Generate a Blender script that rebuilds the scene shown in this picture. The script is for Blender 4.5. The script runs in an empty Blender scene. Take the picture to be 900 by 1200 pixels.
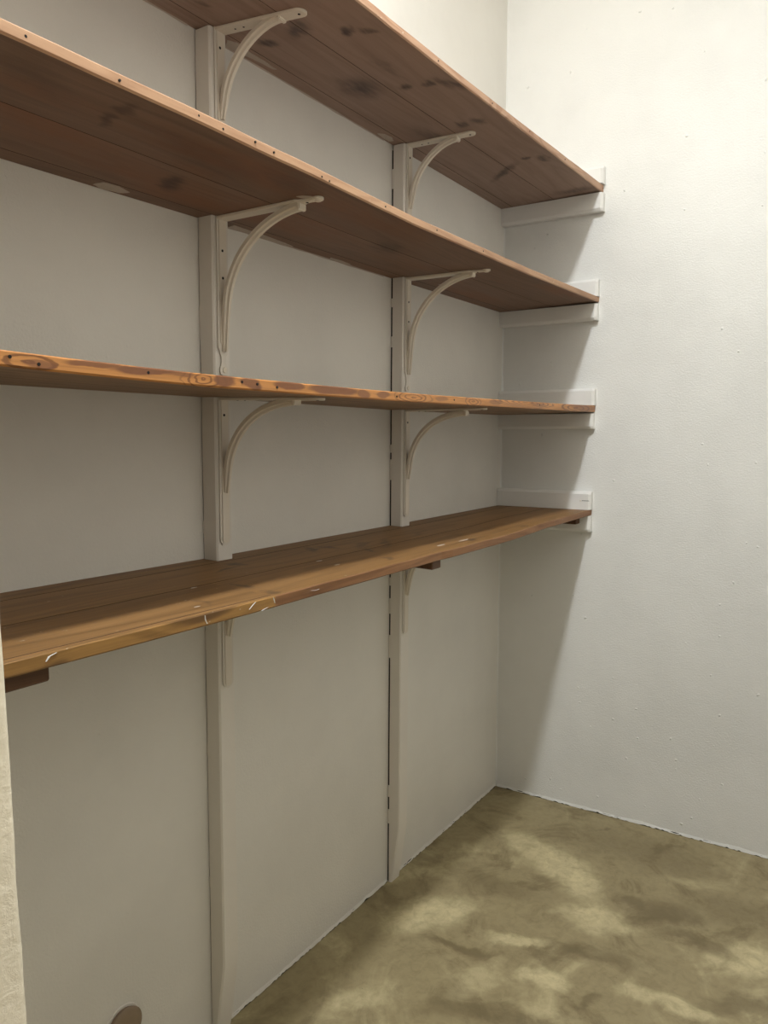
import bpy, bmesh, math, random
from mathutils import Vector, Matrix, noise

# ------------------------------------------------------------------ camera
S = bpy.context.scene
COL = S.collection
F = Vector((-0.83379397, -0.54371705, -0.09570471))
R = Vector((-0.54633172, 0.83756782, 0.00133939))
U = Vector((-0.07943094, -0.05340329, 0.99540887))
cam_d = bpy.data.cameras.new('camera')
cam = bpy.data.objects.new('camera', cam_d)
COL.objects.link(cam)
m = Matrix((R, U, -F)).transposed().to_4x4()
m.translation = Vector((2.18305837, 0.99635567, 1.10590545))
cam.matrix_world = m
cam_d.sensor_fit = 'VERTICAL'
cam_d.sensor_height = 36.0
cam_d.lens = 905.447 / 1200 * 36.0
cam_d.clip_start = 0.02
S.camera = cam

# ------------------------------------------------------------------ world, lights, exposure
S.view_settings.view_transform = 'Standard'
S.view_settings.look = 'None'
S.view_settings.gamma = 1
S.view_settings.use_curve_mapping = False
S.view_settings.exposure = 0.0
w = bpy.data.worlds.new('hall_light')
S.world = w
w.use_nodes = True
w.node_tree.nodes['Background'].inputs[0].default_value = (1.0, 0.93, 0.80, 1)
w.node_tree.nodes['Background'].inputs[1].default_value = 0.13
ld = bpy.data.lights.new('ceiling_lamp', 'AREA')
ld.shape = 'DISK'
ld.energy = 33.0
ld.color = (0.93, 0.975, 1.0)
ld.size = 0.13
lo = bpy.data.objects.new('ceiling_lamp', ld)
lo.location = (1.58, 0.64, 2.68)
COL.objects.link(lo)
hd = bpy.data.lights.new('hall_lamp', 'POINT')
hd.energy = 60.0
hd.color = (1.0, 0.90, 0.74)
hd.shadow_soft_size = 0.06
ho = bpy.data.objects.new('hall_lamp', hd)
ho.location = (2.25, 2.60, 1.95)
COL.objects.link(ho)

# ------------------------------------------------------------------ helpers
def tag(o, label=None, cat=None, group=None, kind=None):
    if label: o['label'] = label
    if cat: o['category'] = cat
    if group: o['group'] = group
    if kind: o['kind'] = kind
    return o

def empty(name, loc, label, cat, group=None):
    o = bpy.data.objects.new(name, None)
    o.empty_display_size = 0.03
    COL.objects.link(o)
    o.location = loc
    return tag(o, label, cat, group)

def link(name, bm, mats, parent=None, loc=None, smooth=False, angle=35):
    bmesh.ops.recalc_face_normals(bm, faces=bm.faces[:])
    me = bpy.data.meshes.new(name)
    bm.to_mesh(me)
    bm.free()
    if not isinstance(mats, (list, tuple)): mats = [mats]
    for x in mats: me.materials.append(x)
    if smooth:
        me.polygons.foreach_set('use_smooth', [True] * len(me.polygons))
        me.set_sharp_from_angle(angle=math.radians(angle))
    o = bpy.data.objects.new(name, me)
    COL.objects.link(o)
    if parent: o.parent = parent
    if loc: o.location = loc
    return o

def box(bm, x0, x1, y0, y1, z0, z1, mi=0):
    v = [bm.verts.new(p) for p in ((x0,y0,z0),(x1,y0,z0),(x1,y1,z0),(x0,y1,z0),(x0,y0,z1),(x1,y0,z1),(x1,y1,z1),(x0,y1,z1))]
    for f in ((0,3,2,1),(4,5,6,7),(0,1,5,4),(1,2,6,5),(2,3,7,6),(3,0,4,7)):
        bm.faces.new([v[i] for i in f]).material_index = mi

def prism(bm, pts, frame, t, bevel=0.0):
    """outline pts (u,v) extruded along w by t; frame(u,v,w)->xyz"""
    a = [bm.verts.new(frame(u, v, 0)) for u, v in pts]
    b = [bm.verts.new(frame(u, v, t - bevel)) for u, v in pts]
    n = len(pts)
    rings = [a, b]
    if bevel:
        cu = sum(p[0] for p in pts) / n; cv = sum(p[1] for p in pts) / n
        c = []
        for i in range(n):
            p, q, r = Vector(pts[i-1]), Vector(pts[i]), Vector(pts[(i+1) % n])
            d1 = (q - p).normalized(); d2 = (r - q).normalized()
            nn = Vector((-(d1.y + d2.y), d1.x + d2.x))
            if nn.length < 1e-6: nn = Vector((cu, cv)) - q
            nn.normalize()
            s = q + nn * bevel
            c.append(bm.verts.new(frame(s.x, s.y, t)))
        rings.append(c)
    for k in range(len(rings) - 1):
        for i in range(n):
            j = (i + 1) % n
            bm.faces.new((rings[k][i], rings[k][j], rings[k+1][j], rings[k+1][i]))
    bm.faces.new(rings[0][::-1]); bm.faces.new(rings[-1])

def interp(tab, x):
    if x <= tab[0][0]: return tab[0][1]
    for (a, b), (c, d) in zip(tab, tab[1:]):
        if x <= c: return b + (d - b) * (x - a) / (c - a)
    return tab[-1][1]

# ------------------------------------------------------------------ materials
class NT:
    def __init__(s, name):
        s.m = bpy.data.materials.new(name); s.m.use_nodes = True
        s.t = s.m.node_tree; s.b = s.t.nodes['Principled BSDF']
    def n(s, typ, **k):
        o = s.t.nodes.new(typ)
        for a, v in k.items(): setattr(o, a, v)
        return o
    def put(s, sock, v):
        if isinstance(v, bpy.types.NodeSocket): s.t.links.new(v, sock)
        else: sock.default_value = v
    def coord(s): return s.n('ShaderNodeTexCoord').outputs['Object']
    def mapping(s, vec, scale=(1,1,1), loc=(0,0,0), rot=(0,0,0), kind='POINT'):
        o = s.n('ShaderNodeMapping', vector_type=kind)
        s.put(o.inputs[0], vec); s.put(o.inputs['Location'], loc); s.put(o.inputs['Rotation'], rot); s.put(o.inputs['Scale'], scale)
        return o.outputs[0]
    def noise(s, vec, scale, detail=4, rough=.55, dist=0, col=False):
        o = s.n('ShaderNodeTexNoise'); s.put(o.inputs['Vector'], vec); s.put(o.inputs['Scale'], scale)
        s.put(o.inputs['Detail'], detail); s.put(o.inputs['Roughness'], rough); s.put(o.inputs['Distortion'], dist)
        return o.outputs['Color' if col else 'Fac']
    def math(s, op, a, b=0.0, c=None, clamp=False):
        o = s.n('ShaderNodeMath', operation=op); o.use_clamp = clamp
        s.put(o.inputs[0], a); s.put(o.inputs[1], b)
        if c is not None: s.put(o.inputs[2], c)
        return o.outputs[0]
    def vm(s, op, a, b=(0,0,0), scale=None):
        o = s.n('ShaderNodeVectorMath', operation=op); s.put(o.inputs[0], a)
        if op not in ('LENGTH', 'SCALE'): s.put(o.inputs[1], b)
        if scale is not None: s.put(o.inputs['Scale'], scale)
        return o.outputs['Value' if op == 'LENGTH' else 'Vector']
    def rng(s, v, a, b, c=0.0, d=1.0, smooth=True):
        o = s.n('ShaderNodeMapRange'); o.interpolation_type = 'SMOOTHSTEP' if smooth else 'LINEAR'
        s.put(o.inputs[0], v); s.put(o.inputs[1], a); s.put(o.inputs[2], b); s.put(o.inputs[3], c); s.put(o.inputs[4], d)
        return o.outputs[0]
    def mix(s, f, a, b, mode='MIX'):
        o = s.n('ShaderNodeMix', data_type='RGBA', blend_type=mode)
        s.put(o.inputs[0], f); s.put(o.inputs[6], a); s.put(o.inputs[7], b)
        return o.outputs[2]
    def bump(s, h, strength, dist, prev=None):
        o = s.n('ShaderNodeBump'); s.put(o.inputs['Height'], h); s.put(o.inputs['Strength'], strength); s.put(o.inputs['Distance'], dist)
        if prev: s.put(o.inputs['Normal'], prev)
        return o.outputs[0]
    def ellipses(s, vec, ells, soft=(1.3, .5)):
        acc = None
        for x, y, a, b, ang, v in ells:
            mm = s.mapping(vec, (a, b, 1e3), (x, y, 0), (0, 0, ang), 'TEXTURE')
            l = s.rng(s.vm('LENGTH', mm), soft[0], soft[1], 0.0, abs(v))
            acc = l if acc is None else s.math('MAXIMUM', acc, l)
        return acc

def rgb(r, g, b):
    f = lambda c: (c/255/12.92) if c/255 <= .04045 else ((c/255+.055)/1.055)**2.4
    return (f(r), f(g), f(b), 1)

def paint(name, base, rough=.55, fine=.25, lumps=.25, coarse=0.0, stain=.03):
    t = NT(name); c = t.coord()
    n1 = t.noise(c, 220, 3, .6); n2 = t.noise(c, 9, 4, .5)
    blob = t.n('ShaderNodeTexVoronoi'); t.put(blob.inputs['Vector'], t.vm('ADD', c, t.vm('SCALE', t.noise(c, 30, 2, col=True), scale=.02))); t.put(blob.inputs['Scale'], 24)
    bl = t.rng(blob.outputs['Distance'], .10, .02)
    pick = t.rng(t.noise(c, 5.3, 2), .44, .54)
    bl = t.math('MULTIPLY', bl, pick)
    nm = t.bump(n1, fine, .0012)
    nm = t.bump(n2, .30, .006, nm)
    if lumps: nm = t.bump(bl, lumps, .0022, nm)
    if coarse:
        nm = t.bump(t.noise(c, 75, 5, .65, .5), coarse, .004, nm)
    t.put(t.b.inputs['Normal'], nm)
    f = t.rng(t.noise(c, 2.3, 5, .6), .35, .75, 0, 1)
    d = tuple(x * (1 - stain * 3) for x in base[:3]) + (1,)
    t.put(t.b.inputs['Base Color'], t.mix(f, base, d))
    t.put(t.b.inputs['Roughness'], rough)
    t.b.inputs['Specular IOR Level'].default_value = .35
    return t.m

def wood(name, base, dark, blotch=None, ells=(), ecol=(.05, .035, .035, 1), seed=0, rough=.5, grain=.5, flame=0.0, flecks=0.0, warm=None, board=.12):
    t = NT(name); c = t.coord()
    info = t.n('ShaderNodeObjectInfo').outputs['Random']
    off = t.n('ShaderNodeCombineXYZ'); t.put(off.inputs[0], t.math('MULTIPLY', info, 9.0)); t.put(off.inputs[1], seed * 1.7); t.put(off.inputs[2], t.math('MULTIPLY', info, 3.0))
    cc = t.vm('ADD', c, off.outputs[0])
    warp = t.vm('SCALE', t.vm('SUBTRACT', t.noise(t.mapping(cc, (2.2, 9, 9)), 1, 2, .5, 0, True), (.5, .5, .5)), scale=.035)
    cw = t.vm('ADD', cc, warp)
    g1 = t.noise(t.mapping(cw, (1.6, 46, 46)), 1, 5, .6, .4)
    g2 = t.noise(t.mapping(cw, (9, 420, 420)), 1, 3, .6)
    # growth rings
    ring = t.noise(t.mapping(cw, (1.1, 13, 13)), 1, 2, .45)
    rs = t.math('SINE', t.math('MULTIPLY', ring, 62.0))
    rs = t.rng(rs, .15, .95)
    f = t.math('ADD', t.math('MULTIPLY', t.rng(g1, .32, .68), .55), t.math('MULTIPLY', rs, .35))
    f = t.math('ADD', f, t.math('MULTIPLY', t.rng(g2, .35, .7), .22))
    f = t.math('MULTIPLY', f, grain, clamp=True)
    colr = t.mix(f, base, dark)
    if flame:
        fl = t.noise(t.mapping(cw, (4.2, 10, 16)), 1, 1, .4, .3)
        fs = t.rng(t.math('SINE', t.math('MULTIPLY', fl, 70.0)), .1, .8)
        where = t.rng(t.noise(t.mapping(cw, (5.0, 3, 3)), 1, 1), .44, .56)
        colr = t.mix(t.math('MULTIPLY', t.math('MULTIPLY', fs, where), flame), colr, dark)
    if blotch:
        bn = t.noise(t.mapping(cw, (5.5, 16, 22)), 1, 2, .5, .3)
        colr = t.mix(t.rng(bn, .52, .62, 0, .9), colr, blotch)
    if warm:
        wn = t.noise(t.mapping(cw, (1.8, 7, 7)), 1, 3, .6)
        colr = t.mix(t.rng(wn, .48, .68, 0, .8), colr, warm)
    # each board its own shade
    sh = t.math('ADD', t.math('MULTIPLY', info, board * 2), 1 - board)
    cb = t.n('ShaderNodeCombineXYZ')
    for i in range(3): t.put(cb.inputs[i], sh)
    colr = t.mix(1.0, colr, cb.outputs[0], 'MULTIPLY')
    if ells:
        ew = t.vm('ADD', c, t.vm('SCALE', t.vm('SUBTRACT', t.noise(t.mapping(c, (18, 40, 40)), 1, 3, .6, 0, True), (.5,.5,.5)), scale=.04))
        e = t.ellipses(ew, ells, (1.75, .25))
        e = t.math('MULTIPLY', e, t.rng(t.noise(t.mapping(c, (30, 120, 120)), 1, 4), .25, .6, .55, .95))
        colr = t.mix(e, colr, ecol)
    if flecks:
        fk = t.rng(t.noise(t.mapping(cc, (60, 160, 160)), 1, 2, .6), .735, .765, 0, flecks)
        colr = t.mix(fk, colr, rgb(220, 210, 195))
    t.put(t.b.inputs['Base Color'], colr)
    t.put(t.b.inputs['Roughness'], rough)
    t.b.inputs['Specular IOR Level'].default_value = .3
    nm = t.bump(g2, .25, .0006); nm = t.bump(g1, .25, .0012, nm)
    t.put(t.b.inputs['Normal'], nm)
    return t.m

def plain(name, c, rough=.6):
    t = NT(name); co = t.coord()
    t.put(t.b.inputs['Base Color'], t.mix(t.noise(co, 90, 3), c, tuple(x*.8 for x in c[:3]) + (1,)))
    t.put(t.b.inputs['Roughness'], rough)
    t.put(t.b.inputs['Normal'], t.bump(t.noise(co, 150, 3), .2, .001))
    return t.m

FL_L = [(0.697,0.16,0.105,0.055,2.52,1),(0.285,0.222,0.076,0.049,-1.91,.9),(0.347,0.356,0.121,0.054,-2.2,1),(0.493,0.489,0.075,0.047,1.67,.9),(0.751,0.449,0.041,0.026,1.74,1),(0.677,0.374,0.07,0.018,1.93,.8),(0.68,0.699,0.076,0.02,-1.7,.9),(0.47,0.792,0.077,0.057,2.21,1),(0.686,0.626,0.04,0.02,1.94,.7),(0.838,0.35,0.074,0.029,2.86,.5),(1.011,0.173,0.072,0.022,2.76,.5),(0.218,0.657,0.071,0.031,2.06,.4),(0.84,0.497,0.064,0.016,1.91,.4),(0.433,0.1,0.092,0.022,2.97,.4)]
FL_D = [(0.391,0.627,0.066,0.049,1.89,1),(0.383,0.555,0.037,0.024,-2.0,.9),(0.461,0.704,0.067,0.032,-1.63,.8),(0.759,0.28,0.083,0.014,1.83,.9),(0.502,0.231,0.089,0.042,-1.68,.6),(0.626,0.529,0.104,0.029,1.88,.75),(0.922,0.391,0.13,0.027,2.03,.7),(0.145,0.514,0.192,0.082,1.59,.5),(0.303,0.749,0.109,0.054,1.9,.5),(0.619,0.814,0.08,0.028,2.08,.7),(0.085,0.383,0.018,0.015,1.77,.8),(0.761,0.555,0.024,0.014,2.29,.8)]

def floor_mat():
    t = NT('floor_screed'); c = t.coord()
    wv = t.vm('SUBTRACT', t.noise(c, 7, 5, .6, .8, True), (.5,.5,.5))
    ew = t.vm('ADD', c, t.vm('SCALE', wv, scale=.12))
    base = rgb(158, 144, 109); light = rgb(210, 196, 154); dark = rgb(108, 94, 66)
    n = t.noise(c, 3.2, 6, .6, 1.2)
    col = t.mix(t.rng(n, .5, .68, 0, .55), base, light)
    n2 = t.noise(t.mapping(c, (1,1,1), (4.1,2.2,0)), 4.5, 7, .65, 1.5)
    col = t.mix(t.rng(n2, .48, .66, 0, .6), col, dark)
    col = t.mix(t.math('MULTIPLY', t.ellipses(ew, FL_L, (1.6, .5)), t.rng(t.noise(c, 14, 5, .65, .8), .3, .6, .55, 1)), col, light)
    col = t.mix(t.math('MULTIPLY', t.ellipses(ew, FL_D, (1.6, .4)), .8), col, dark)
    fine = t.noise(c, 45, 6, .7, .6)
    col = t.mix(t.rng(fine, .35, .75, 0, .35), col, dark)
    sp = t.rng(t.noise(c, 160, 2, .5), .74, .78, 0, .6)
    col = t.mix(sp, col, rgb(70, 60, 45))
    t.put(t.b.inputs['Base Color'], col)
    col = t.mix(t.ellipses(c, [(.162, .257, .030, .0011, -2.96, .9), (.492, .807, .006, .004, -.27, .9)], (1.2, .7)), col, rgb(60, 48, 34))
    t.put(t.b.inputs['Roughness'], t.rng(n2, .3, .7, .42, .62))
    t.b.inputs['Specular IOR Level'].default_value = .35
    nm = t.bump(t.noise(c, 6, 5, .6), .25, .01); nm = t.bump(fine, .15, .002, nm)
    t.put(t.b.inputs['Normal'], nm)
    return t.m

M = {}
M['wall'] = paint('wall_paint', rgb(235, 231, 223), .5, fine=.6)
M['wall_end'] = paint('end_wall_paint', rgb(235, 234, 230), .42, fine=.9, lumps=1.0)
M['jamb'] = paint('rough_plaster', rgb(236, 228, 208), .6, fine=.3, coarse=.3)
M['trim'] = paint('post_paint', rgb(236, 230, 221), .42, fine=.15, lumps=0)
M['cleat'] = paint('cleat_paint', rgb(238, 236, 232), .4, fine=.25, lumps=.1)
M['iron'] = paint('bracket_paint', rgb(234, 224, 208), .35, fine=.15, lumps=0)
M['rim'] = paint('bracket_rim_paint', rgb(232, 225, 214), .4, fine=.15, lumps=0)
M['cover'] = plain('cover_paint', rgb(150, 130, 108), .45)
M['hole'] = plain('hole_dark', (.012, .009, .007, 1), .9)
M['gap_shade'] = plain('gap_shade_paint', (.022, .017, .012, 1), .9)  # near-black colour that paints shade into narrow gaps
M['seam'] = plain('seam_dirt', rgb(58, 38, 26), .9)
M['floor'] = floor_mat()
M['smear'] = plain('old_paint', rgb(196, 182, 168), .5)

E1 = [(1.105,0.223,0.014,0.009,0.48,1),(1.092,0.252,0.013,0.01,2.12,.8),(0.914,0.113,0.039,0.033,0.3,.9),(0.88,0.191,0.013,0.011,0.51,1),(0.874,0.241,0.013,0.013,2.78,.9),(0.85,0.273,0.036,0.012,2.77,.8),(0.651,0.197,0.014,0.011,0.31,.9),(0.656,0.236,0.016,0.012,-.24,.8),(0.359,0.264,0.021,0.012,2.91,1),(0.387,0.229,0.011,0.006,0.32,.9),(0.316,0.138,0.06,0.010,-2.3,.9),(0.627,0.104,0.046,0.02,2.9,.5),(0.064,0.24,0.053,0.02,1.62,.7),(0.96,0.207,0.051,0.007,3.13,.4),(1.148,0.151,0.026,0.016,0.82,.9),(1.135,0.078,0.014,0.011,2.3,1),(1.28,0.077,0.013,0.005,2.84,.6)]
E2 = [(1.575,0.211,0.018,0.008,1.02,.8),(1.576,0.253,0.015,0.01,1.23,.6),(1.377,0.099,0.032,0.014,0.92,.9),(1.683,0.241,0.053,0.022,-2.74,.3),(1.282,0.245,0.056,0.025,-2.95,.4),(0.885,0.159,0.046,0.024,0.28,.6),(0.621,0.137,0.06,0.016,-2.98,.4),(1.406,0.215,0.097,0.028,-2.98,.3)]
E4 = [(0.968,0.168,0.022,0.006,-1.92,.8),(1.031,0.081,0.026,0.009,-2.18,.8),(0.992,0.095,0.018,0.012,1.83,.7),(0.922,0.122,0.031,0.012,0.62,.6),(1.362,0.268,0.011,0.008,0.89,.8),(1.017,0.248,0.014,0.008,0.56,.8),(1.358,0.209,0.017,0.006,1.56,.8),(1.24,0.079,0.016,0.009,2.05,.8),(1.281,0.099,0.032,0.004,-2.79,.7),(1.465,0.242,0.016,0.005,-1.74,.6),(0.865,0.142,0.046,0.010,0.57,.6),(0.709,0.26,0.018,0.010,0.31,.9),(0.696,0.122,0.045,0.007,-2.86,.4),(0.03,0.04,0.02,0.01,0.37,.7),(0.443,0.265,0.018,0.010,0.18,.5)]
STAIN = rgb(72, 56, 54)
M['w1'] = wood('pine_top_shelf', rgb(164, 138, 122), rgb(128, 103, 89), ells=E1, ecol=STAIN, seed=1, grain=.55, board=.06)
M['w2'] = wood('pine_second_shelf', rgb(134, 105, 86), rgb(98, 72, 56), ells=E2, ecol=rgb(60, 38, 26), seed=2, grain=.6, warm=rgb(132, 88, 60), board=.08)
M['w3'] = wood('pine_third_shelf', rgb(160, 126, 90), rgb(106, 80, 54), seed=3, grain=.8, board=.05)
M['w4'] = wood('pine_bottom_shelf', rgb(142, 105, 63), rgb(92, 64, 34), ells=E4, ecol=rgb(66, 48, 34), seed=4, grain=.6, flecks=.35, board=.07)
M['e1'] = wood('edge_top_shelf', rgb(196, 160, 132), rgb(156, 112, 86), seed=5, grain=.6, flame=.5, flecks=.7, board=0)
M['e2'] = wood('edge_second_shelf', rgb(194, 156, 124), rgb(154, 112, 84), seed=6, grain=.8, flecks=.5, board=0)
def flame_edge(name):
    t = NT(name); c = t.coord()
    base = rgb(200, 138, 76); dk = rgb(112, 66, 34); br = rgb(118, 74, 50)
    sp = t.n('ShaderNodeSeparateXYZ'); t.put(sp.inputs[0], c)
    cb = t.n('ShaderNodeCombineXYZ'); t.put(cb.inputs[0], sp.outputs[0]); t.put(cb.inputs[1], sp.outputs[2])
    wv = t.vm('SUBTRACT', t.noise(t.mapping(c, (22, 22, 60)), 1, 3, .55, 0, True), (.5, .5, .5))
    v = t.vm('ADD', cb.outputs[0], t.vm('MULTIPLY', wv, (.030, .008, 0)))
    g = t.noise(t.mapping(c, (9, 300, 300)), 1, 4, .6)
    col = t.mix(t.rng(g, .35, .7, 0, .35), base, dk)
    acc = None
    for x, z, a, b, k, lim in ((1.50, .002, .030, .010, 15, 1.5), (1.0, .002, .055, .010, 17, 1.35), (.77, .004, .035, .010, 14, 1.2), (.50, .012, .16, .010, 30, 1.3), (.16, .011, .12, .012, 16, 1.2), (1.73, .004, .04, .010, 12, 1.0)):
        mm = t.mapping(v, (a, b, 1e3), (x, z, 0), (0, 0, 0), 'TEXTURE')
        l = t.vm('LENGTH', mm)
        m_ = t.math('MULTIPLY', t.rng(t.math('SINE', t.math('MULTIPLY', l, float(k))), .1, .9), t.rng(l, lim, lim * .8))
        acc = m_ if acc is None else t.math('MAXIMUM', acc, m_)
    col = t.mix(t.math('MULTIPLY', acc, .8), col, dk)
    bl = [(1.72, .003, .016, .004, 0, .7), (1.655, .008, .035, .004, 0, .8), (1.585, .007, .050, .005, -.05, .9), (1.545, .006, .03, .003, 0, .7), (1.462, .003, .018, .008, 0, .9), (1.415, .002, .020, .007, .2, .85), (1.335, .004, .032, .006, 0, .9), (1.235, .0025, .060, .0065, 0, .9), (1.155, .001, .022, .006, 0, .8), (1.10, .002, .018, .005, 0, .8), (.90, .004, .025, .004, 0, .6), (.66, .006, .03, .005, 0, .6), (.42, .009, .05, .004, 0, .5), (.08, .013, .10, .008, 0, .6)]
    col = t.mix(t.ellipses(v, bl, (1.25, .8)), col, br)
    fk = t.rng(t.noise(t.mapping(c, (60, 160, 160)), 1, 2, .6), .73, .76, 0, .7)
    col = t.mix(fk, col, rgb(220, 205, 185))
    t.put(t.b.inputs['Base Color'], col); t.put(t.b.inputs['Roughness'], .42)
    t.put(t.b.inputs['Normal'], t.bump(g, .25, .0006))
    return t.m
M['e3'] = flame_edge('edge_third_shelf')
M['e4'] = wood('edge_bottom_shelf', rgb(150, 108, 72), rgb(100, 66, 40), seed=8, grain=.7, flecks=.7, board=0)
M['n4'] = wood('nosing_bottom_shelf', rgb(170, 128, 72), rgb(96, 68, 36), blotch=rgb(96, 68, 40), seed=9, grain=.8, flecks=.6, board=0)
M['bat'] = wood('batten_wood', rgb(112, 80, 54), rgb(72, 48, 30), seed=10, grain=.8, board=.05)

# ------------------------------------------------------------------ room shell
H = 2.78
def slab(name, *b, mat='wall'):
    bm = bmesh.new(); box(bm, *b)
    return tag(link(name, bm, M[mat]), kind='structure')
slab('floor', -.12, 3.4, -.12, 3.2, -.08, 0, mat='floor')
slab('ceiling', -.12, 2.02, -.12, 1.46, H, H + .08)
slab('wall_left', 0, 2.02, -.12, 0, 0, H)
slab('wall_end', -.12, 0, -.12, 1.46, 0, H, mat='wall_end')
slab('wall_right', 0, 2.02, 1.34, 1.46, 0, H)

# short return wall at the entry: slightly out of plumb, rough rounded arris
bm = bmesh.new()
prof = [(0, 1.8935), (.35, 1.896), (.70, 1.8993), (.83, 1.9019), (.89, 1.9026), (.96, 1.904), (1.0, 1.9043), (1.05, 1.9047), (1.4, 1.906), (H, 1.908)]
rows = []
nz = 110
for i in range(nz + 1):
    z = H * i / nz
    x = interp(prof, z)
    dx = noise.noise(Vector((3.1, 0, z * 22))) * .0012 + noise.noise(Vector((9.1, 0, z * 60))) * .0006
    r = .006
    ring = [(x + .004, 0.0), (x, .10), (x + dx * .3, .52 - r * 2)]
    for k in range(5):
        a = math.pi / 2 * k / 4
        ring.append((x + dx + r - r * math.cos(a), .52 - r + r * math.sin(a)))
    for k in range(1, 8):
        xx = x + r + (2.02 - x - r) * k / 7
        ring.append((xx, .52 + noise.noise(Vector((xx * 20, 5, z * 20))) * .001))
    ring.append((2.02, 0.0))
    rows.append([bm.verts.new((p[0], p[1], z)) for p in ring])
for a, b in zip(rows, rows[1:]):
    for k in range(len(a)):
        j = (k + 1) % len(a)
        bm.faces.new((a[k], a[j], b[j], b[k]))
bm.faces.new(rows[0]); bm.faces.new(rows[-1][::-1])
tag(link('wall_near', bm, M['jamb'], smooth=True, angle=50), kind='structure')
slab('wall_lintel', 1.908, 2.02, .52, 1.34, 2.06, H)
bpy.data.objects['wall_lintel'].name = 'wall_near.001'

# ragged paint bead and dark strip painting in the gap's shade at the wall foot
def bead(name, along, a, b, seed, mat='wall'):
    rnd = random.Random(seed)
    bm = bmesh.new(); prev = None
    n = int((b - a) / .006)
    for i in range(n + 1):
        s = a + (b - a) * i / n
        zb = .0008 + max(0, noise.noise(Vector((s * 17, seed, 0)))) * .004 + max(0, rnd.random() - .55) * .006
        d = .0016 + noise.noise(Vector((s * 30, seed, 7))) * .0012
        zt = .0085 + noise.noise(Vector((s * 12, seed, 3))) * .005 + noise.noise(Vector((s * 50, seed, 3))) * .003
        P = [(0, zb), (d + .001, zb), (d, (zb + zt) * .5), (0.0, zt)]
        ring = [bm.verts.new((s, p, z) if along == 'x' else (p, s, z)) for p, z in P]
        if prev:
            for k in range(4): bm.faces.new((prev[k], prev[(k+1) % 4], ring[(k+1) % 4], ring[k]))
        else: bm.faces.new(ring)
        prev = ring
    bm.faces.new(prev[::-1])
    return tag(link(name, bm, M[mat], smooth=True, angle=60), kind='structure')
bead('trim_1', 'x', .004, .60, 1)
bead('trim_2', 'x', .642, 1.20, 2)
bead('trim_3', 'x', 1.242, 1.89, 3)
bead('trim_4', 'y', .006, 1.34, 4, 'wall_end')
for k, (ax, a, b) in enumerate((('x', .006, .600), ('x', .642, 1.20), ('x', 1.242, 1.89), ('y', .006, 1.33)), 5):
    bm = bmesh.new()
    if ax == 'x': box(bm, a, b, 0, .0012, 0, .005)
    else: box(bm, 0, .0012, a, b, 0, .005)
    tag(link('trim_%d' % k, bm, M['gap_shade']), kind='structure')
# thin line of filler in the corner of the walls
bm = bmesh.new(); prev = None
for i in range(140):
    z = .02 + (H - .02) * i / 139
    r = .0035 + noise.noise(Vector((z * 14, 2, 2))) * .002
    ring = [bm.verts.new(p) for p in ((0, 0, z), (r, 0, z), (r * .45, r * .45, z), (0, r, z))]
    if prev:
        for q in range(4): bm.faces.new((prev[q], prev[(q+1) % 4], ring[(q+1) % 4], ring[q]))
    prev = ring
tag(link('trim_9', bm, M['wall_end'], smooth=True, angle=60), kind='structure')

# ------------------------------------------------------------------ shelves
XE = 1.888
XL, XR, UW = 1.238, .6386, .0372     # near side of the two posts, post width
lean = {XL: -.0048, XR: -.0084}
SH = {
 1: dict(back=[(0,1.777),(1.2,1.776),(1.9,1.772)], front=[(0,1.801),(.25,1.793),(.5,1.785),(.88,1.776),(1.2,1.773),(1.9,1.773)], th=[(0,.020),(.5,.015),(1.9,.0135)], d=[(0,.296),(1.0,.292),(1.9,.284)]),
 2: dict(back=[(0,1.479),(.8,1.4755),(1.2,1.474),(1.6,1.469),(1.9,1.467)], front=[(0,1.499),(.5,1.488),(1.0,1.4835),(1.3,1.4885),(1.6,1.4905),(1.9,1.488)], th=[(0,.0145),(1.9,.0135)], d=[(0,.292),(1.9,.292)]),
 3: dict(back=[(0,1.175),(.54,1.171),(1.25,1.175),(1.9,1.176)], front=[(0,1.198),(.2,1.194),(.64,1.188),(.96,1.184),(1.22,1.183),(1.5,1.1835),(1.6,1.185),(1.7,1.187),(1.9,1.192)], th=[(0,.0185),(.6,.0155),(1.9,.0155)], d=[(0,.289),(1.9,.287)]),
 4: dict(back=[(0,.884),(.05,.884),(.6,.880),(1.2,.878),(1.9,.8815)], front=[(0,.901),(.36,.8965),(.55,.889),(.9,.888),(1.39,.8855),(1.6,.8865),(1.9,.889)], th=[(0,.0165),(1.9,.0165)], d=[(0,.287),(.36,.288),(.55,.286),(.86,.289),(.87,.2855),(1.0,.287),(1.9,.290)]),
}
def under(i, x, y):
    s = SH[i]; th = interp(s['th'], x); b = interp(s['back'], x); f = interp(s['front'], x) - th
    return b + (f - b) * y / interp(s['d'], x)

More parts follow.
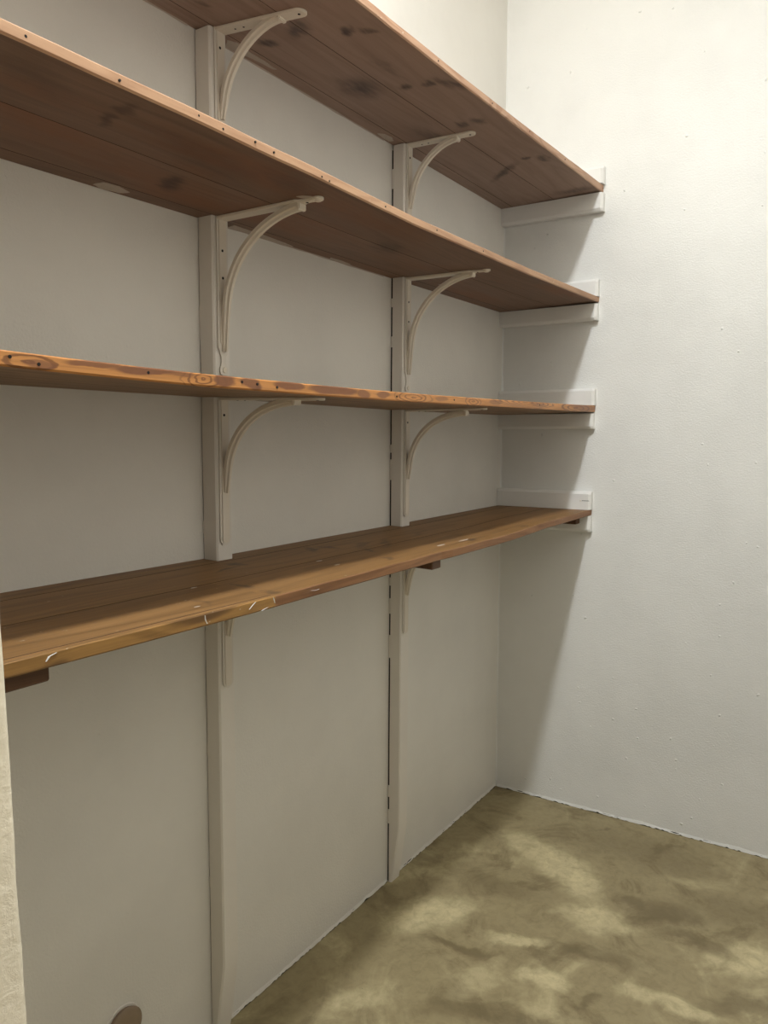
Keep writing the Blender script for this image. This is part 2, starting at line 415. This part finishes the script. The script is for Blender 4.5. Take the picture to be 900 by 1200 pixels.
def board(i, name, root, y0f, y1f, x0, x1, mats, notch=(), front=False, ch=.0011, wob=0.0, seed=0):
    """board cut as a run of cross-sections in x; y0f,y1f give its back and front line"""
    s = SH[i]; bm = bmesh.new()
    xs = {x0, x1}
    n = int((x1 - x0) / .04)
    for k in range(1, n): xs.add(x0 + (x1 - x0) * k / n)
    for a, b, c in notch: xs.update((a, a + 1e-4, b, b - 1e-4))
    xs = sorted(xs); rings = []
    z0 = root.location.z
    for x in xs:
        a, b = y0f(x), y1f(x)
        for p, q, yy in notch:
            if p + 5e-5 < x < q - 5e-5: a = yy
        if wob and front: b += noise.noise(Vector((x * 9, seed, 1))) * wob + noise.noise(Vector((x * 45, seed, 4))) * wob * .5
        th = interp(s['th'], x)
        c0 = .0003; cf = .0022 if front else ch
        e = noise.noise(Vector((x * 25, seed, 9))) * .0006 if front else 0
        def zz(y, o): return under(i, x, y) + o - z0
        P = [(a, c0), (a + c0, 0), (b - cf, 0), (b, cf), (b, th - cf * .6 - e), (b - cf * .6 - e, th), (a + (ch if not front or y0f(x) > .01 else c0), th), (a, th - ch)]
        rings.append([bm.verts.new((x, y, zz(y, o))) for y, o in P])
    mi = [0 if y0f(x0) < .01 else 2, 0, 1 if front else 2, 1 if front else 0, 1 if front else 2, 0, 2, 0]
    for r0, r1 in zip(rings, rings[1:]):
        for k in range(8):
            f = bm.faces.new((r0[k], r0[(k+1) % 8], r1[(k+1) % 8], r1[k])); f.material_index = mi[k]
    bm.faces.new(rings[0]); bm.faces.new(rings[-1][::-1])
    return link(name, bm, mats, root)

def edge_dots(i, root, spots, r=.0021, name='nail_hole'):
    for x, dz in spots:
        y = interp(SH[i]['d'], x)
        z = interp(SH[i]['front'], x) - interp(SH[i]['th'], x) / 2 + dz
        bm = bmesh.new()
        ring = [(r * math.cos(a * math.pi / 4), r * math.sin(a * math.pi / 4)) for a in range(8)]
        prism(bm, ring, lambda u, v, w: (u, w, v), .0016)
        link(name, bm, M['hole'], root, loc=(x, y - .0008, z - root.location.z))

def smear(i, root, pts, name='paint_smear'):
    cx = sum(p[0] for p in pts) / len(pts); cy = sum(p[1] for p in pts) / len(pts)
    # subdivide and roughen outline
    out = []
    for k, p in enumerate(pts):
        q = pts[(k + 1) % len(pts)]
        for t in (0, .33, .66):
            x = p[0] + (q[0] - p[0]) * t; y = p[1] + (q[1] - p[1]) * t
            out.append((x + noise.noise(Vector((x * 90, y * 90, 1))) * .003, max(.001, y + noise.noise(Vector((x * 90, y * 90, 5))) * .002)))
    bm = bmesh.new(); z0 = root.location.z
    prism(bm, out, lambda u, v, w: (u, v, under(i, u, v) - z0 - w + .0002), .0010)
    link(name, bm, M['smear'], root)

names = {
 1: 'topmost of the four wooden shelves, its grey-brown underside spotted with dark stains',
 2: 'second wooden shelf from the top, dark brown underside, nail holes along its pale edge',
 3: 'third wooden shelf from the top, with a bright orange flame-grained front edge',
 4: 'lowest wooden shelf, its golden-brown top surface seen from above',
}
shelves = {}
for i in (1, 2, 3, 4):
    z = interp(SH[i]['back'], 0)
    root = empty('wall_shelf', (0, 0, z), names[i], 'shelf', 'wooden shelves along the wall')
    shelves[i] = root
    mats = [M['w%d' % i], M['e%d' % i], M['seam']]
    s1 = .036 if i != 4 else .046
    notch = []
    for X in (XL, XR):
        if i == 1: continue
        xa = X + lean[X] * z
        notch.append((xa - UW - .0012, xa + .0012, .0352))
    nf = lambda x, s1=s1: s1 + .0008 * math.sin(x * 3)
    mf = lambda x, i=i: .160 + .0012 * math.sin(x * 2 + i)
    board(i, 'board', root, lambda x: .0005, nf, .0005, XE, mats, notch, seed=i)
    board(i, 'board', root, nf, mf, .0005, XE, mats, seed=i + 10)
    d = SH[i]['d']
    if i == 4:
        fr = lambda x: interp(d, x) - (0 if x < 1.3745 else .010 + .005 * (x - 1.375))
        board(i, 'board', root, mf, lambda x: interp(d, x), .0005, 1.375, mats, front=True, wob=.001, seed=3)
        board(i, 'board', root, mf, lambda x: interp(d, x) - .009 - .006 * (x - 1.375), 1.375, XE, mats, seed=5)
        o = board(i, 'nosing_strip', root, lambda x: interp(d, x) - .009 - .006 * (x - 1.375), lambda x: interp(d, x) + .0004, 1.3752, XE, [M['w4'], M['n4'], M['seam']], front=True, wob=.0008, seed=6)
        tag(o, 'knotty yellowish-green strip along the front edge, chipped white paint on it')
    else:
        board(i, 'board', root, mf, lambda x: interp(d, x), .0005, XE, mats, front=True, wob=.0012, seed=i)
edge_dots(2, shelves[2], r=.0015, spots=[(1.724, 0), (1.617, -.001), (1.505, .001), (1.465, -.001), (1.407, .002), (1.371, 0), (1.268, -.002), (1.250, -.003), (1.10, 0), (.93, .001), (.74, 0)])
edge_dots(3, shelves[3], [(1.751, .002), (1.721, -.002), (1.586, .002), (1.434, .002), (1.405, .001), (1.365, -.001), (1.057, 0), (.85, .001), (.416, .002)], r=.0018)
edge_dots(1, shelves[1], spots=[(.93, 0), (.71, 0), (.52, .002), (.3, 0), (.008, .0)], r=.0014)
smear(1, shelves[1], [(1.176, .021), (1.161, .031), (1.12, .026), (1.087, .026), (1.051, .022), (1.053, .017), (1.088, .014), (1.112, .011), (1.132, .004), (1.161, .005)][::-1])
smear(1, shelves[1], [(.675, .006), (.70, .010), (.69, .022), (.665, .026), (.645, .018), (.645, .007)])
smear(1, shelves[1], [(.01, .004), (.03, .005), (.028, .016), (.012, .018)])
smear(2, shelves[2], [(1.443, .009), (1.44, .028), (1.413, .031), (1.388, .022), (1.394, .007), (1.425, .003)])
smear(2, shelves[2], [(1.16, .006), (1.165, .020), (1.10, .018), (1.03, .014), (.99, .008), (1.03, .004)])
smear(2, shelves[2], [(.87, .004), (.875, .012), (.84, .014), (.80, .009), (.82, .004)])
smear(2, shelves[2], [(.505, .058), (.508, .066), (.485, .068), (.48, .061)])
smear(2, shelves[2], [(1.232, .214), (1.230, .226), (1.218, .238), (1.205, .240), (1.212, .222)])
def edge_mark(pts, w):
    # chipped sliver of white paint on the front edge of the lowest shelf
    root = shelves[4]; z0 = root.location.z
    bm = bmesh.new(); prev = None
    for k, (x, z) in enumerate(pts):
        ww = w * (.5 if k in (0, len(pts) - 1) else 1)
        y = interp(SH[4]['d'], x) + .0002
        ring = [bm.verts.new(p) for p in ((x - ww, y, z - z0), (x + ww, y, z - z0), (x + ww * .6, y + .0009, z - z0), (x - ww * .6, y + .0009, z - z0))]
        if prev:
            for q in range(4): bm.faces.new((prev[q], prev[(q+1) % 4], ring[(q+1) % 4], ring[q]))
        else: bm.faces.new(ring)
        prev = ring
    bm.faces.new(prev[::-1])
    link('paint_mark', bm, M['cleat'], root)
edge_mark([(1.509, .884), (1.5085, .879), (1.506, .873)], .0009)
edge_mark([(1.416, .8845), (1.422, .881), (1.4285, .8765)], .0010)
edge_mark([(1.380, .8845), (1.3785, .881), (1.377, .876)], .0011)
edge_mark([(1.404, .8700), (1.398, .8715), (1.392, .8725)], .0022)
edge_mark([(1.716, .8855), (1.724, .8835), (1.728, .879)], .0014)
edge_mark([(1.295, .8800), (1.285, .8785), (1.276, .8790)], .0016)
def top_mark(x, y, a, b):
    root = shelves[4]; z0 = root.location.z
    pts = [(x + a * math.cos(q) * (1 + .3 * noise.noise(Vector((x * 40, q, 2)))), y + b * math.sin(q) * (1 + .4 * noise.noise(Vector((y * 40, q, 7))))) for q in [2 * math.pi * k / 12 for k in range(12)]]
    bm = bmesh.new()
    prism(bm, pts, lambda u, v, w: (u, v, under(4, u, v) + interp(SH[4]['th'], u) - z0 + w - .0001), .0006)
    link('paint_mark', bm, M['smear'], root)
for q in ((1.412, .166, .006, .0018), (1.121, .168, .008, .0022), (1.129, .213, .007, .002), (.821, .246, .016, .0028), (.728, .250, .022, .0026), (1.49, .255, .005, .0015)): top_mark(*q)
# white paint line left along the back of the top and second shelf
for i, a, b in ((1, 1.245, XE - .003), (2, .66, 1.19), (1, .66, 1.19)):
    bm = bmesh.new(); prev = None
    n = int((b - a) / .012)
    for k in range(n + 1):
        x = a + (b - a) * k / n
        wd = .0022 + noise.noise(Vector((x * 22, i, 0))) * .0016
        z = under(i, x, 0) - shelves[i].location.z
        ring = [bm.verts.new(p) for p in ((x, .0004, z + .0001), (x, .0004 + wd, z + .0001), (x, .0004, z - wd * .8))]
        if prev:
            for q in range(3): bm.faces.new((prev[q], prev[(q+1) % 3], ring[(q+1) % 3], ring[q]))
        prev = ring
    link('paint_line', bm, M['smear'], shelves[i])

# ------------------------------------------------------------------ posts
def post(X, label, back):
    L = lean[X]
    root = empty('shelf_post', (X - UW / 2, .017, 0), label, 'post', 'white posts behind the shelves')
    ztop = min(under(1, X - UW, .017), under(1, X, .017)) - .0015
    bm = bmesh.new(); D = .0339; c = .0028
    rows = []
    zs = [.0, .03, .07, .11, .135, .143, .15] + [.15 + (ztop - .15) * k / 30 for k in range(1, 31)]
    for z in zs:
        d = D if z >= .147 else (.012 + (D - .012) * (z / .147) ** .9)
        wob = noise.noise(Vector((z * 6, X, 0))) * .0007
        x1 = X + L * z + wob; x0 = X - UW + L * z + wob * .5
        cc = min(c, d * .2)
        ring = [(x0, back), (x0, d - .0012), (x0 + .0012, d), (x1 - cc, d), (x1, d - cc), (x1, back)]
        rows.append([bm.verts.new((p[0] - root.location.x, p[1] - root.location.y, z)) for p in ring])
    for a, b in zip(rows, rows[1:]):
        for k in range(6): bm.faces.new((a[k], a[(k+1) % 6], b[(k+1) % 6], b[k]))
    bm.faces.new(rows[0]); bm.faces.new(rows[-1][::-1])
    link('timber', bm, M['trim'], root, smooth=True, angle=25)
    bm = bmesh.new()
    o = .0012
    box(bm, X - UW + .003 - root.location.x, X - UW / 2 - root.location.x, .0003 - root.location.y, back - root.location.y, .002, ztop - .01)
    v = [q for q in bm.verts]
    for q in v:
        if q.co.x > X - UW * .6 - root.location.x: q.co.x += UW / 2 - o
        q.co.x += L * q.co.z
    link('gap_shade_strip', bm, M['gap_shade'], root)  # dark strip added behind the post to paint the gap's shade
    # dabs of filler that bridge the gap to the wall
    rnd = random.Random(int(X * 100))
    k = 0
    for z in ([.17, .235, .60, .70, .76, 1.03, 1.08, 1.33, 1.42, 1.7] if back > .002 else [.3, .55, .75, .95, 1.3, 1.62]):
        h = rnd.uniform(.008, .03)
        bm = bmesh.new()
        box(bm, -.002, .0006, -.0165, -.017 + back + .0015, -h, h)
        link('filler', bm, M['trim'], root, loc=(X + L * z - root.location.x, 0, z))
    return root
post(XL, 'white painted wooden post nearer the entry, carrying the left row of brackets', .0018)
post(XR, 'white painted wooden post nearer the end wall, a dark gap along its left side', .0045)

# ------------------------------------------------------------------ brackets
def tongue(L, w, ornate):
    """outline of a strap from s=0 to s=L (u across, v along), ccw"""
    h = w / 2
    if ornate:
        r = .0088
        right = [(h, 0), (h, L - .046), (h - .0035, L - .041), (h - .0045, L - .036), (.0050, L - .032), (.0046, L - .024)]
        c = (0, L - r)
        arc = [(r * math.cos(a), c[1] + r * math.sin(a)) for a in [math.radians(q) for q in range(-50, 231, 20)]]
        return right + arc + [(-u, v) for u, v in right[::-1]]
    arc = [(h * math.cos(math.radians(q)), L - h + h * math.sin(math.radians(q))) for q in range(0, 181, 15)]
    return [(h, 0)] + arc + [(-h, 0)]

def disc(bm, r, frame, t, n=12, bevel=.0):
    prism(bm, [(r * math.cos(2 * math.pi * k / n), r * math.sin(2 * math.pi * k / n)) for k in range(n)], frame, t, bevel)

def bracket(i, X, off, label, arm, plate, bez, tail, ornate=False, skew=0.0, holes=(.03, .16)):
    yf = .0339
    z0 = under(i, X, yf)
    Xc = X + lean[X] * (z0 - .1) - off
    root = empty('shelf_bracket', (Xc, yf, z0), label, 'bracket', 'painted iron shelf brackets')
    w = .0235 if not ornate else .024
    # plate on the post (front of post is y=yf)
    fp = lambda u, v, t: (u, t + .0002, -v)
    bm = bmesh.new()
    out = tongue(plate, w, ornate)[::-1]
    prism(bm, out, lambda u, v, t: (u + lean[X] * (-v), t + .0003, -v), .0028, .0008)
    pl = link('wall_plate', bm, M['rim'], root, smooth=True, angle=30)
    bm = bmesh.new()
    inn = tongue(plate - .0035, w - .0085, False)[::-1] if not ornate else tongue(plate - .050, w - .0085, False)[::-1]
    prism(bm, inn, lambda u, v, t: (u + lean[X] * (-v), t + .0030, -v), .0016, .0006)
    if ornate: disc(bm, .0052, lambda u, v, t: (u, .0028 + t, v - plate + .0088), .002, 14, .0008)
    link('raised_panel', bm, M['iron'], pl, smooth=True, angle=30)
    # arm under the shelf
    def fa(u, v, t):
        y = yf + v
        x = u + skew * v
        return (x, v, under(i, Xc + x, y) - z0 - .0005 - t)
    bm = bmesh.new()
    L = arm - yf
    out = tongue(L, w, ornate)
    dense = []
    for k, p in enumerate(out):
        q = out[(k + 1) % len(out)]; m_ = max(1, int((Vector(p) - Vector(q)).length / .03))
        for t in range(m_): dense.append((p[0] + (q[0] - p[0]) * t / m_, p[1] + (q[1] - p[1]) * t / m_))
    prism(bm, dense, fa, .0042, .0009)
    am = link('arm', bm, M['iron'], root, smooth=True, angle=30)
    if ornate:
        bm = bmesh.new()
        disc(bm, .0052, lambda u, v, t: fa(u, v + L - .0088, .0042 + t), .0018, 14, .0007)
        link('boss', bm, M['iron'], am, smooth=True, angle=30)
    # screw holes
    for h in holes:
        bm = bmesh.new(); disc(bm, .0023, lambda u, v, t: (u + .0015, t, v), .0006, 10)
        link('screw_hole', bm, M['hole'], pl, loc=(0, .0043, -h))
    hl = (L - .012, .035, .052) if not ornate else (L - .030,)
    for h in hl:
        bm = bmesh.new(); disc(bm, .0022 if h > .1 else .0016, lambda u, v, t: fa(u, v + h, .0040 + t), .0007, 10)
        link('screw_hole', bm, M['hole'], am)
    # curved brace
    P = [Vector((y - yf, z)) for y, z in bez]
    path = []
    for k in range(25):
        t = k / 24
        p = P[0]*(1-t)**3 + P[1]*3*t*(1-t)**2 + P[2]*3*t*t*(1-t) + P[3]*t**3
        path.append(p)
    for k in range(1, 7):
        path.append(Vector((P[3].x + (.0045 - P[3].x) * k / 6, P[3].y + (tail - P[3].y) * k / 6)))
    bm = bmesh.new(); prev = None
    for k, p in enumerate(path):
        a = path[max(0, k-1)]; b = path[min(len(path)-1, k+1)]
        T = (b - a).normalized(); N = Vector((T.y, -T.x))      # N points outward (to the room)
        if N.dot(Vector((1, -1))) < 0: N = -N
        s = k / (len(path) - 1)
        hw = .0076 if s > .12 else .0076 + .0022 * (1 - s / .12)
        hw *= 1 if s < .72 else 1 - .45 * (s - .72) / .28
        th = .0048
        sec = [(-hw, -th), (-hw, th*.3), (-hw*.55, th*.55), (-hw*.38, th*1.35), (hw*.38, th*1.35), (hw*.55, th*.55), (hw, th*.3), (hw, -th), (hw*.4, -th*1.5), (-hw*.4, -th*1.5)]
        sk = skew * max(0, p.x)
        ring = [bm.verts.new((u + sk + lean[X] * min(0, p.y), p.x + N.x*v, p.y + N.y*v)) for u, v in sec]
        if prev:
            for q in range(10): bm.faces.new((prev[q], prev[(q+1) % 10], ring[(q+1) % 10], ring[q]))
        else: bm.faces.new(ring)
        prev = ring
    bm.faces.new(prev[::-1])
    link('curved_brace', bm, M['iron'], root, smooth=True, angle=40)
    # toe lip where the brace meets the arm
    bm = bmesh.new()
    p = P[0]
    box(bm, -.0095 + skew * p.x, .0095 + skew * p.x, p.x - .004, p.x + .003, p.y - .0065, p.y + .0045)
    bmesh.ops.bevel(bm, geom=bm.edges[:], offset=.0015, segments=2, affect='EDGES')
    link('toe', bm, M['iron'], root, smooth=True, angle=40)
    return root

bracket(1, XL, .0215, 'plain curved bracket under the top shelf on the left post', .205, .21, [(.160,-.010),(.105,-.012),(.055,-.058),(.046,-.112)], -.142, skew=-.09)
bracket(1, XR, .0195, 'plain curved bracket under the top shelf on the right post', .203, .21, [(.160,-.010),(.105,-.012),(.055,-.058),(.046,-.112)], -.142)
bracket(2, XL, .0200, 'ornate scroll-ended curved bracket under the second shelf on the left post', .250, .262, [(.208,-.0085),(.125,-.013),(.055,-.066),(.046,-.150)], -.222, True, holes=(.055, .10))
bracket(2, XR, .0190, 'ornate scroll-ended curved bracket under the second shelf on the right post', .245, .262, [(.203,-.0085),(.125,-.013),(.055,-.066),(.046,-.150)], -.222, True, holes=(.055, .10))
bracket(3, XL, .0185, 'plain curved bracket under the third shelf on the left post', .252, .254, [(.197,-.010),(.105,-.012),(.058,-.060),(.046,-.118)], -.163)
bracket(3, XR, .0190, 'plain curved bracket under the third shelf on the right post', .243, .254, [(.192,-.010),(.105,-.012),(.058,-.060),(.046,-.118)], -.163)
bracket(4, XL, .0195, 'bracket below the lowest shelf on the left post, mostly hidden by the shelf', .203, .212, [(.150,-.010),(.10,-.010),(.056,-.045),(.046,-.088)], -.118, holes=())
bracket(4, XR, .0190, 'bracket below the lowest shelf on the right post, its curve just showing', .203, .246, [(.170,-.010),(.11,-.012),(.060,-.055),(.047,-.110)], -.150, holes=())

# ------------------------------------------------------------------ cleats on the end wall
def cleat(z0, z1, L, upper, label):
    root_z = z0
    bm = bmesh.new(); T = .026; c = .007
    # cross-section in (x,z)
    h = z1 - z0
    if upper: sec = [(0, 0), (T, 0), (T, h - c), (T - c * .8, h), (0, h)]
    else: sec = [(0, 0), (T - c * .8, 0), (T, c), (T, h), (0, h)]
    rings = []
    ys = [.0008] + [L * k / 10 for k in range(1, 10)] + [L - .006, L]
    for y in ys:
        e = noise.noise(Vector((y * 18, z0 * 9, 0))) * .0006
        s = 1 if y < L - .001 else .72
        rings.append([bm.verts.new((x * s, y, z + (e if 0 < z < h else 0))) for x, z in sec])
    n = len(sec)
    for a, b in zip(rings, rings[1:]):
        for k in range(n): bm.faces.new((a[k], a[(k+1) % n], b[(k+1) % n], b[k]))
    bm.faces.new(rings[0]); bm.faces.new(rings[-1][::-1])
    o = link('shelf_cleat', bm, M['cleat'], loc=(0, 0, root_z), smooth=True, angle=20)
    return tag(o, label, 'cleat', 'white cleats on the end wall')
def top_max(i): return max(under(i, .013, y) + interp(SH[i]['th'], .0) for y in (0, .15, interp(SH[i]['d'], 0)))
def bot_min(i): return min(under(i, .0, y) for y in (0, .15, .29))
cleat(top_max(1) + .0004, 1.847, .301, True, 'white cleat on the end wall above the top shelf, only its tip showing')
cleat(1.728, bot_min(1) - .0004, .302, False, 'white cleat on the end wall under the top shelf')
cleat(top_max(2) + .0004, 1.546, .294, True, 'white cleat on the end wall above the second shelf, a triangle of it showing')
cleat(1.434, bot_min(2) - .0004, .293, False, 'white cleat on the end wall under the second shelf')
cleat(top_max(3) + .0004, 1.245, .292, True, 'white cleat on the end wall above the third shelf')
cleat(1.132, bot_min(3) - .0004, .290, False, 'white cleat on the end wall under the third shelf')
c4 = cleat(top_max(4) + .0004, .953, .290, True, 'white cleat on the end wall above the lowest shelf, nail near its front end')
cleat(.837, bot_min(4) - .0004, .290, False, 'white cleat on the end wall under the lowest shelf')
bm = bmesh.new(); disc(bm, .0028, lambda u, v, t: (t, u, v), .0018, 12, .0008)
link('nail_head', bm, M['rim'], c4, loc=(.0258, .262, .026), smooth=True)
bm = bmesh.new(); box(bm, 0, .0005, .004, .025, -.0006, .0006)
link('crack', bm, M['seam'], c4, loc=(.0258, .262, .026))

# ------------------------------------------------------------------ wooden battens under the lowest shelf
def batten(x0, x1, y1, h, label):
    bm = bmesh.new()
    y0 = .06
    v = []
    for y in (y0, y1):
        for x, k in ((x0, 0), (x1, 0), (x1, 1), (x0, 1)):
            zt = min(under(4, x0, y), under(4, x1, y)) - .0004
            v.append(bm.verts.new((x - (x0 + x1) / 2, y - y0, (zt - h if k == 0 else zt) - .84)))
    for f in ((0,1,2,3),(4,7,6,5),(0,4,5,1),(1,5,6,2),(2,6,7,3),(3,7,4,0)): bm.faces.new([v[q] for q in f])
    bmesh.ops.bevel(bm, geom=bm.edges[:], offset=.0018, segments=1, affect='EDGES')
    o = link('batten', bm, M['bat'], loc=((x0 + x1) / 2, y0, .84))
    return tag(o, label, 'batten', 'dark battens under the lowest shelf')
batten(1.712, 1.80, .271, .020, 'dark wood batten under the lowest shelf at its left end, by the entry wall')
batten(.866, .900, .271, .0195, 'dark wood batten under the lowest shelf, near the right post')
batten(.0275, .060, .262, .022, 'dark wood batten under the lowest shelf against the end wall')

# ------------------------------------------------------------------ round cover low on the wall
root = empty('wall_cover', (1.4335, 0, .153), 'round brownish blanking cover low on the left wall near the floor', 'wall cover')
bm = bmesh.new()
prof = [(.0295, .0002), (.0295, .006), (.0318, .0065), (.0322, .0095), (.030, .0115), (.015, .0128), (.0, .0132)]
rings = []
for r, y in prof[:-1]:
    rings.append([bm.verts.new((r * math.cos(2*math.pi*k/40), y, r * math.sin(2*math.pi*k/40))) for k in range(40)])
for a, b in zip(rings, rings[1:]):
    for k in range(40): bm.faces.new((a[k], a[(k+1) % 40], b[(k+1) % 40], b[k]))
bm.faces.new(rings[0]); bm.faces.new(rings[-1])
link('cap', bm, M['cover'], root, smooth=True, angle=40)
bm = bmesh.new()
disc(bm, .0345, lambda u, v, t: (u, t, v), .0022, 32, .001)
link('backplate', bm, M['trim'], root, smooth=True)
